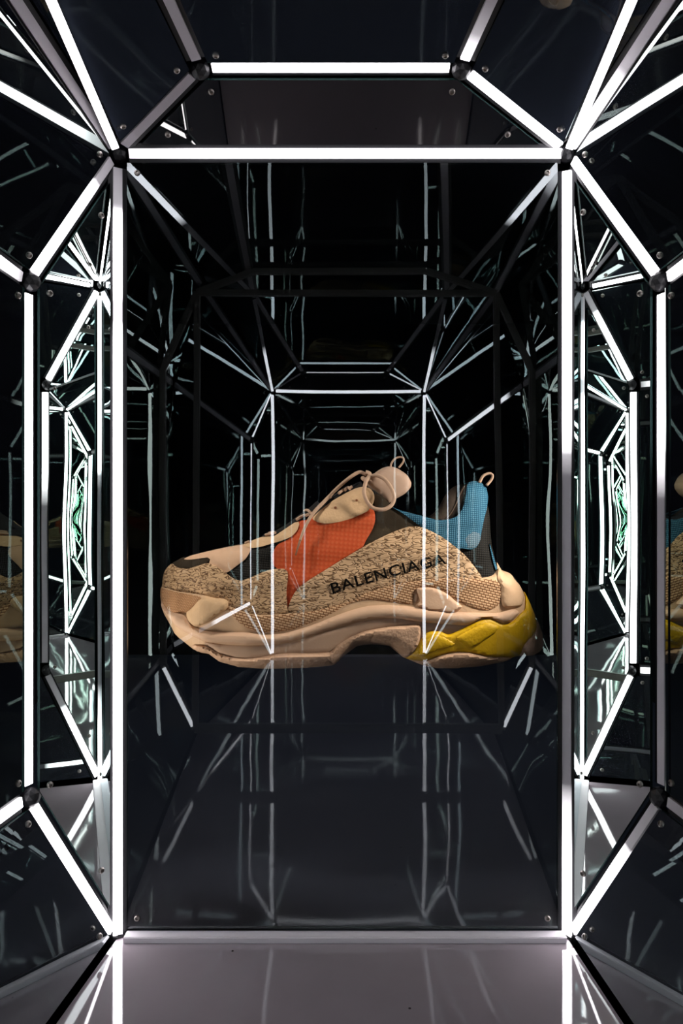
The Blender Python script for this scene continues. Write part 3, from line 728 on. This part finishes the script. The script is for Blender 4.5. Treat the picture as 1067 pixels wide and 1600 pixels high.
# eyelets
for (ex, ey, r) in ((524.5, 793.5, 2.3), (557, 782, 2.0)):
    bm = bmesh.new()
    x, z = shoe_pt(ex, ey); yy = -(halfw(ex, ey) + 0.0105)
    bmesh.ops.create_cone(bm, cap_ends=True, segments=14, radius1=r * K, radius2=r * K * .8, depth=0.004, matrix=Matrix.Translation((x, yy, z)) @ Matrix.Rotation(math.radians(90), 4, 'X'))
    me = bpy.data.meshes.new('eyelet'); bm.to_mesh(me); bm.free()
    link('eyelet', me, M['lace_tip'], eg)
for (ex, ey) in ((327, 947), (342, 948), (360, 940)):
    bm = bmesh.new(); x, z = shoe_pt(ex, ey)
    bmesh.ops.create_icosphere(bm, subdivisions=2, radius=2.6 * K, matrix=Matrix.Translation((x, -(halfw(ex, ey) + 0.026), z)) @ Matrix.Diagonal((1.2, .8, .7, 1)))
    for f_ in bm.faces: f_.smooth = True
    me = bpy.data.meshes.new('bumper_stud'); bm.to_mesh(me); bm.free()
    link('bumper_stud', me, M['guard'], tb)

# lettering printed on the side panel
WORD = 'BALENCIAGA'
side = [o for o in shoe.children if o.name.startswith('side_panel')][0]
P0, P1 = (521.5, 921.0), (692.0, 877.5)     # baseline ends
def base_at(u):                              # gentle arc of the baseline
    x = P0[0] + (P1[0] - P0[0]) * u; y = P0[1] + (P1[1] - P0[1]) * (u + 0.18 * u * (1 - u))
    return x, y
cu = bpy.data.curves.new('lettering', 'FONT'); cu.body = WORD; cu.size = 1.0; cu.space_character = 1.12; cu.extrude = 0.0; cu.offset = 0.014
cu.resolution_u = 3
tmp = bpy.data.objects.new('lettering', cu); COL.objects.link(tmp)
dg = bpy.context.evaluated_depsgraph_get()
me = bpy.data.meshes.new_from_object(tmp.evaluated_get(dg))
bpy.data.objects.remove(tmp); bpy.data.curves.remove(cu)
bm = bmesh.new(); bm.from_mesh(me)
for _ in range(2):
    bmesh.ops.subdivide_edges(bm, edges=[e for e in bm.edges if e.calc_length() > 0.12], cuts=1)
bmesh.ops.triangulate(bm, faces=bm.faces)
mx_ = max(v.co.x for v in bm.verts); mn_ = min(v.co.x for v in bm.verts)
hgt = max(v.co.y for v in bm.verts)
for v in bm.verts:
    u = (v.co.x - mn_) / (mx_ - mn_)
    bx, by = base_at(u); ang = math.atan2(P1[1] - P0[1], P1[0] - P0[0]) + 0.18 * 0.25 * (2 * u - 1)
    h = v.co.y / hgt * 15.5
    px, py = bx + math.sin(ang) * h, by - math.cos(ang) * h
    x, z = shoe_pt(px, py)
    v.co = Vector((x, -(halfw(px, py) + 0.0112), z))
r = bmesh.ops.extrude_face_region(bm, geom=bm.faces[:])
for q in r['geom']:
    if isinstance(q, bmesh.types.BMVert): q.co.y -= 0.0006
me2 = bpy.data.meshes.new('lettering'); bm.to_mesh(me2); bm.free()
link('lettering', me2, M['ink'], side)['label'] = 'black capital lettering on the tan side panel'

bpy.context.view_layer.update()
